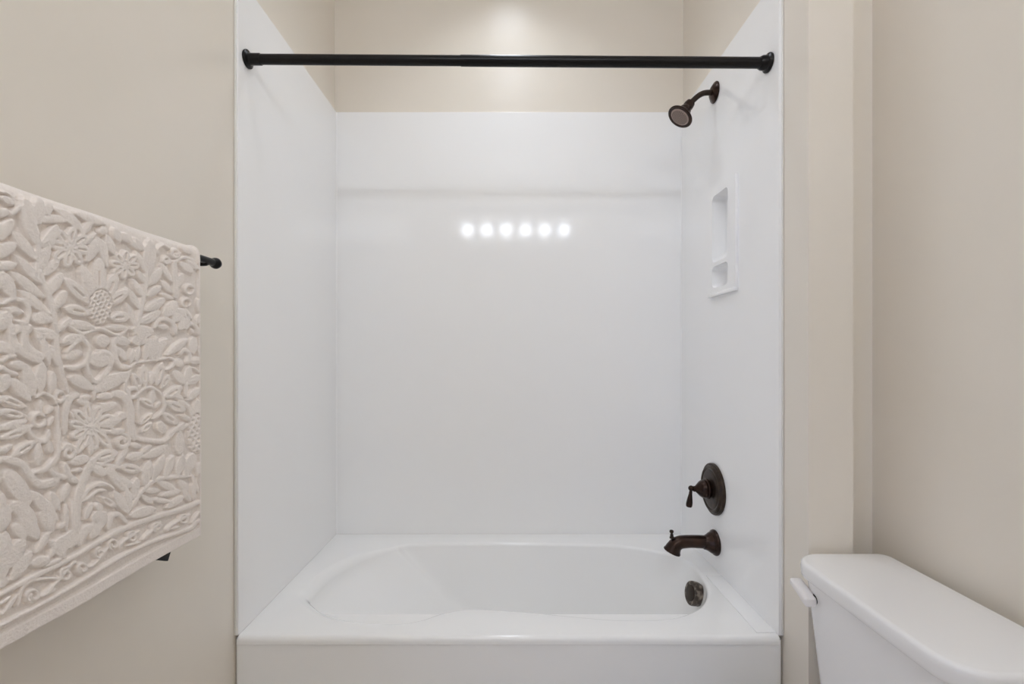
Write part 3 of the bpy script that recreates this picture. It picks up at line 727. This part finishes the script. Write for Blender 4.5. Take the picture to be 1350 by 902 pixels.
# flush lever on the front of the tank
fxx = X0+.012
pts = []
bm = BM()
secs = [(1.104, .011, .008, -.583, .709), (1.1075, .0148, .0112, -.5825, .7085), (1.118, .0152, .0114, -.578, .7085), (1.135, .0150, .0100, -.571, .709), (1.150, .0150, .0088, -.566, .709), (1.163, .0155, .0080, -.5605, .7085), (1.167, .013, .0055, -.559, .7085)]
rings = [[(cx+x, y, cz+z) for x, z in rrect(-hx, hx, -hz, hz, [min(hx, hz)*.7]*4, 5)] for y, hx, hz, cz, cx in secs]
loft(bm, rings)
lv = obj('flush_lever', bm, M_PLAST, to, 40)
obj('lever_pivot', lathe(BM(), (fxx+.014, 1.117, -.580), (-1, 0, 0), [(0, .0115), (.018, .0115), (.0185, 0)], 24), M_GAP_SHADE, lv, 35, label='dark ring painted as the gap shadow behind the lever')  # pivot coloured dark to paint the shade between lever and tank
# bowl, seat and foot
def ell(cx, cy, a, b, z, nn=40, front=1.0):
    return [(cx+(a*front if math.cos(k) < 0 else a)*math.cos(k), cy+b*math.sin(k), z) for k in [2*math.pi*j/nn for j in range(nn)]]
cy = .94
bm = BM()
loft(bm, [ell(.60, cy, .12, .11, FL+.001, front=1.9), ell(.60, cy, .115, .105, FL+.02, front=1.85), ell(.60, cy, .10, .09, FL+.12, front=1.7), ell(.58, cy, .11, .12, FL+.24, front=2.0),
          ell(.55, cy, .15, .17, FL+.34, front=1.8), ell(.54, cy, .165, .185, FL+.39, front=1.75), ell(.54, cy, .15, .17, FL+.40, front=1.75), ell(.53, cy, .11, .13, FL+.38, front=1.7), ell(.53, cy, .08, .09, FL+.26, front=1.6), ell(.53, cy, .04, .05, FL+.2, front=1.4)])
box(bm, .62, .90, cy-.11, cy+.11, FL+.28, FL+.40, .02)
obj('bowl', bm, M_CHINA, to, 50)
bm = BM()
loft(bm, [ell(.53, cy, .15, .18, FL+.401, front=1.9), ell(.53, cy, .152, .185, FL+.41, front=1.9), ell(.53, cy, .15, .18, FL+.428, front=1.9), ell(.53, cy, .13, .16, FL+.434, front=1.9)])
obj('seat_lid', bm, M_PLAST, to, 50)

# ------------------------------------------------------------------ lamps and vent (seen mirrored in the surround)
vl = empty('vanity_light', 'six-bulb vanity light bar mirrored in the glossy back panel', 'light fixture', (.06, YV, 1.24))
obj('back_plate', box(BM(), -.52, .64, YV+.0005, YV+.028, 1.165, 1.30, .006), M_CHROME, vl)
for k in range(6):
    x = .06+(k-2.5)*.190
    so = obj('socket', lathe(BM(), (x, YV+.027, 1.232), (0, 1, 0), [(0, .034), (.012, .034), (.018, .026), (.034, .024), (.034, 0)], 24), M_CHROME, vl)
    bm = sphere(BM(), (x, YV+.11, 1.232), .056)
    obj('bulb', bm, M_BULB, so)
mi = empty('bounce_mirror', 'wide frameless mirror added below the vanity light bar to bounce light', 'mirror', (.06, YV, .4))  # unseen mirror, added to throw more light towards the alcove
obj('mirror_glass', box(BM(), -.62, .74, YV+.0005, YV+.008, -.25, 1.10, .002), M_MIRROR, mi)
for (x, y, r, kind), lab in zip(CL, ('round recessed ceiling light above the bathtub', 'round recessed ceiling light in front of the tub alcove')):
    c = empty('ceiling_light', lab, 'ceiling light', (x, y, CEIL), 'recessed ceiling lights')
    obj('trim_ring', lathe(BM(), (x, y, CEIL-.0005), (0, 0, -1), [(0, r+.022), (.004, r+.022), (.007, r+.012), (.007, r), (.003, r), (.003, 0)], 40), M_TRIM, c)
    obj('lens', lathe(BM(), (x, y, CEIL-.0035), (0, 0, -1), [(0, r-.002), (.003, r-.003), (.004, 0)], 40), M_CAN if kind == 'can' else M_CAN2, c)
la = bpy.data.lights.new('downlight_lamp', 'AREA'); la.shape = 'DISK'; la.size = .19; la.energy = CAN; la.color = LAMP_RGB; la.spread = math.radians(112)
lo = bpy.data.objects.new('downlight_lamp', la); COL.objects.link(lo); lo.location = (0.0, 1.69, CEIL-.009+Z0)
ve = empty('air_vent', 'small grey air vent mirrored faintly high in the back panel', 'vent', (.11, YV, 1.70))
bm = BM()
box(bm, .01, .21, YV+.0005, YV+.012, 1.665, 1.675, .002); box(bm, .01, .21, YV+.0005, YV+.012, 1.745, 1.755, .002)
box(bm, .01, .02, YV+.0005, YV+.012, 1.672, 1.748, .002); box(bm, .20, .21, YV+.0005, YV+.012, 1.672, 1.748, .002)
obj('vent_frame', bm, M_VENT, ve)
for k in range(6):
    bm = box(BM(), .02, .20, YV+.001, YV+.008, 1.678+k*.0115, 1.684+k*.0115)
    obj('slat', bm, M_VENT, ve)
